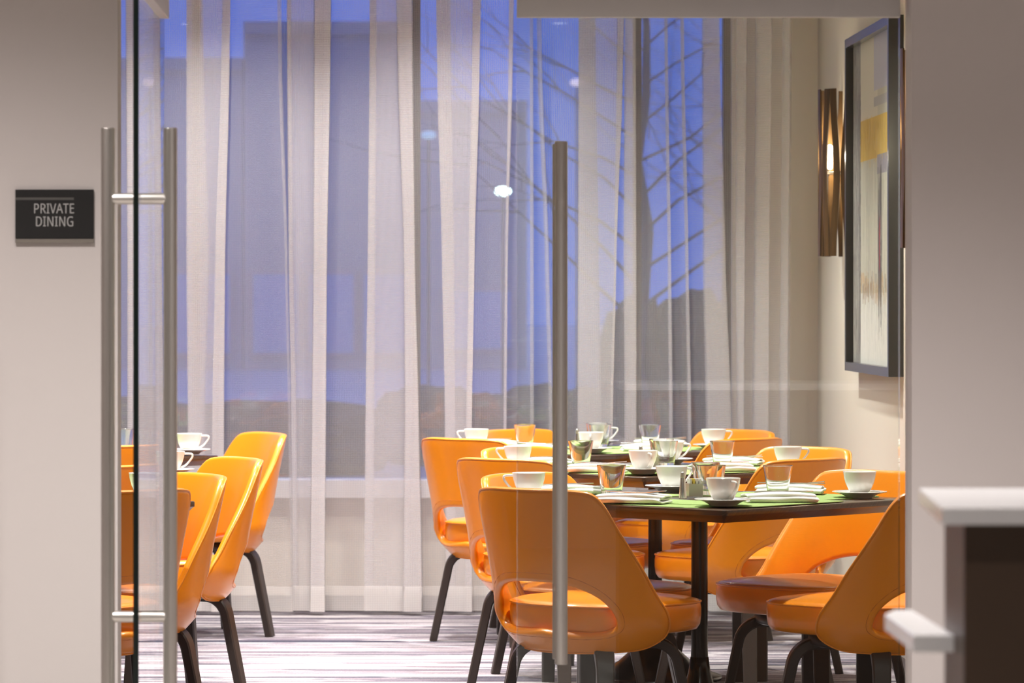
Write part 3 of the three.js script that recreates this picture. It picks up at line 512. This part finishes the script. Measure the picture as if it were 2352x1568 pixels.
downlight(0.60, 7.0, 46, 66, 'recessed foyer downlight near the counter', foyer, 0.45);
downlight(-0.6, 3.5, 24, 66, 'recessed foyer downlight in the middle of the foyer', foyer);
downlight(0.6, 0.2, 24, 66, 'recessed foyer downlight above the viewer', foyer);

// ---------------------------------------------------------------- outside: ground, buildings, trees, lamps in the dusk
struct(mesh('ground', bx(240, 0.1, 240, 0, -0.30, -BACK - 0.25 - 120), M.asphalt), 'wet paved ground outside the window', 'ground');
function building(label, x0, x1, h, d, deep, wins) {
  const b = thing('office_building', label, 'building', [0, -0.25, -d]);
  mesh('wall', bx(x1 - x0, h, deep, (x0 + x1) / 2, h / 2, -deep / 2), M.facade, b);
  mesh('parapet', bx(x1 - x0, 0.3, deep, (x0 + x1) / 2, h + 0.15, -deep / 2 + 0.15), M.facade, b);
  for (const [a, e, p, q] of wins) { const f = mesh('window', bx(e - a, q - p, 0.1, (a + e) / 2, (p + q) / 2, 0.02), M.facade, b); mesh('pane', bx(e - a - 0.16, q - p - 0.16, 0.04, (a + e) / 2, (p + q) / 2, 0.08), M.facadeGlass, f); }
  return b;
}
building('tall plain building seen through the curtain left of the middle', -3.55, 0.54, 7.85, 92, 10, [[-3.4, -2.2, 0.3, 2.3], [-2.1, -0.9, 0.3, 2.3], [-0.8, 0.4, 0.3, 2.3]]);
building('low building seen through the curtain behind the aisle chairs', 0.56, 3.1, 6.0, 92, 10, [[1.1, 2.8, 0.4, 1.9]]);
building('building at the left behind the open door, lower than its neighbour', -9.5, -3.57, 7.0, 92, 10, [[-8.8, -7.2, 0.3, 2.2], [-5.6, -3.8, 0.3, 2.3]]);
function tree(x, d, H, label) {
  const t = thing('bare_tree', label, 'tree', [x, -0.25, -d]), tr = [], br = [];
  const limb = (p, q, r0, r1, out) => { const l = q.clone().sub(p), g = new THREE.CylinderGeometry(r1, r0, l.length(), 6).translate(0, l.length() / 2, 0); g.applyQuaternion(new THREE.Quaternion().setFromUnitVectors(V(0, 1, 0), l.normalize())); g.translate(p.x, p.y, p.z); out.push(g); };
  let p = V(0, 0, 0); for (let k = 0; k < 10; k++) { const q = V(rr(-0.06, 0.06), H * (k + 1) / 10, rr(-0.06, 0.06)); limb(p, q, 0.085 * (1 - k / 11), 0.085 * (1 - (k + 1) / 11), tr); p = q; }
  const grow = (s, dir, len, r, depth) => {
    let a = s.clone(); for (let k = 0; k < 4; k++) { const q = a.clone().addScaledVector(dir, len / 4).add(V(rr(-0.04, 0.04), 0.02 + rr(-0.03, 0.05), rr(-0.04, 0.04)).multiplyScalar(len)); limb(a, q, r * (1 - k / 5), r * (1 - (k + 1) / 5), br); if (depth && k) grow(q, dir.clone().applyAxisAngle(V(0, 0, 1), rr(-0.8, 0.8)).applyAxisAngle(V(0, 1, 0), rr(-0.7, 0.7)).normalize(), len * rr(0.4, 0.6), r * 0.5, depth - 1); a = q; }
  };
  for (let k = 0; k < 26; k++) { const h = H * (0.26 + 0.70 * k / 26), s = k % 2 ? 1 : -1, az = rr(-0.7, 0.7), up = rr(0.35, 0.7); grow(V(0, h, 0), V(s * Math.cos(az), up, Math.sin(az)).normalize(), (H - h) * 0.42 + 0.35, 0.0145 * (1.25 - k / 26), 2); }
  mesh('trunk', merge(tr), M.bark, t); mesh('branches', merge(br), M.bark, t);
}
tree(1.95, 31, 5.4, 'bare tree with rising branches behind the right part of the curtain');
tree(4.6, 44, 6.5, 'second bare tree farther off, behind the right end of the curtain');
const noise = new ImprovedNoise();
function shrub(x, d, w, h, label) {
  const parts = []; for (let k = 0; k < 9; k++) { const g = new THREE.IcosahedronGeometry(1, 3), p = g.attributes.position; for (let i = 0; i < p.count; i++) { const v = V(p.getX(i), p.getY(i), p.getZ(i)), n = 1 + 0.28 * noise.noise(v.x * 3 + k * 7, v.y * 3, v.z * 3) + 0.14 * noise.noise(v.x * 9, v.y * 9 + k, v.z * 9); v.multiplyScalar(n); p.setXYZ(i, v.x, v.y, v.z); } g.scale(w * 0.2, h * rr(0.42, 0.55), 0.5); g.translate(-w / 2 + w * (k + 0.5) / 9, h * 0.45, rr(-0.2, 0.2)); g.computeVertexNormals(); parts.push(g); }
  const s = mesh('hedge', merge(parts), M.evergreen); s.position.set(x, -0.25, -d); tag(s, label, 'hedge');
}
shrub(-2.6, 36, 4.2, 0.72, 'low dark hedge outside behind the left chairs');
shrub(1.35, 38.4, 2.4, 0.78, 'low dark hedge outside behind the right aisle chairs');
shrub(2.75, 33, 1.6, 1.75, 'tall dark evergreen hedge outside behind the right part of the curtain');
function streetLamp(x, y, d, col, label, I) {
  const s = thing('street_lamp', label, 'street lamp', [x, -0.25, -d]);
  mesh('pole', cyl(0.018, 0.022, y + 0.25, 0, (y + 0.25) / 2, 0, 12), M.mullion, s);
  mesh('lamp_head', new THREE.SphereGeometry(0.09, 16, 12).scale(1.4, 0.8, 1).translate(0, y + 0.3, 0), std({ color: 0xffffff, emissive: new THREE.Color().setRGB(...col), emissiveIntensity: I }), s);
  const L = new THREE.PointLight(new THREE.Color().setRGB(...col), I * 0.15); L.position.set(0, y + 0.3, 0); L.castShadow = true; L.name = 'street_lamp_glow'; s.add(L);
}
streetLamp(1.655, 2.98, 60, [0.75, 1, 0.95], 'bright street lamp glowing through the curtain in the middle', 6);
streetLamp(0.56, 4.05, 65, [0.5, 0.9, 0.75], 'faint greenish street lamp left of the bright one', 0.3);
streetLamp(3.25, 5.2, 70, [1, 0.75, 0.8], 'small rosy street lamp high beside the glass door handle', 0.8);

renderer.render(scene, camera);
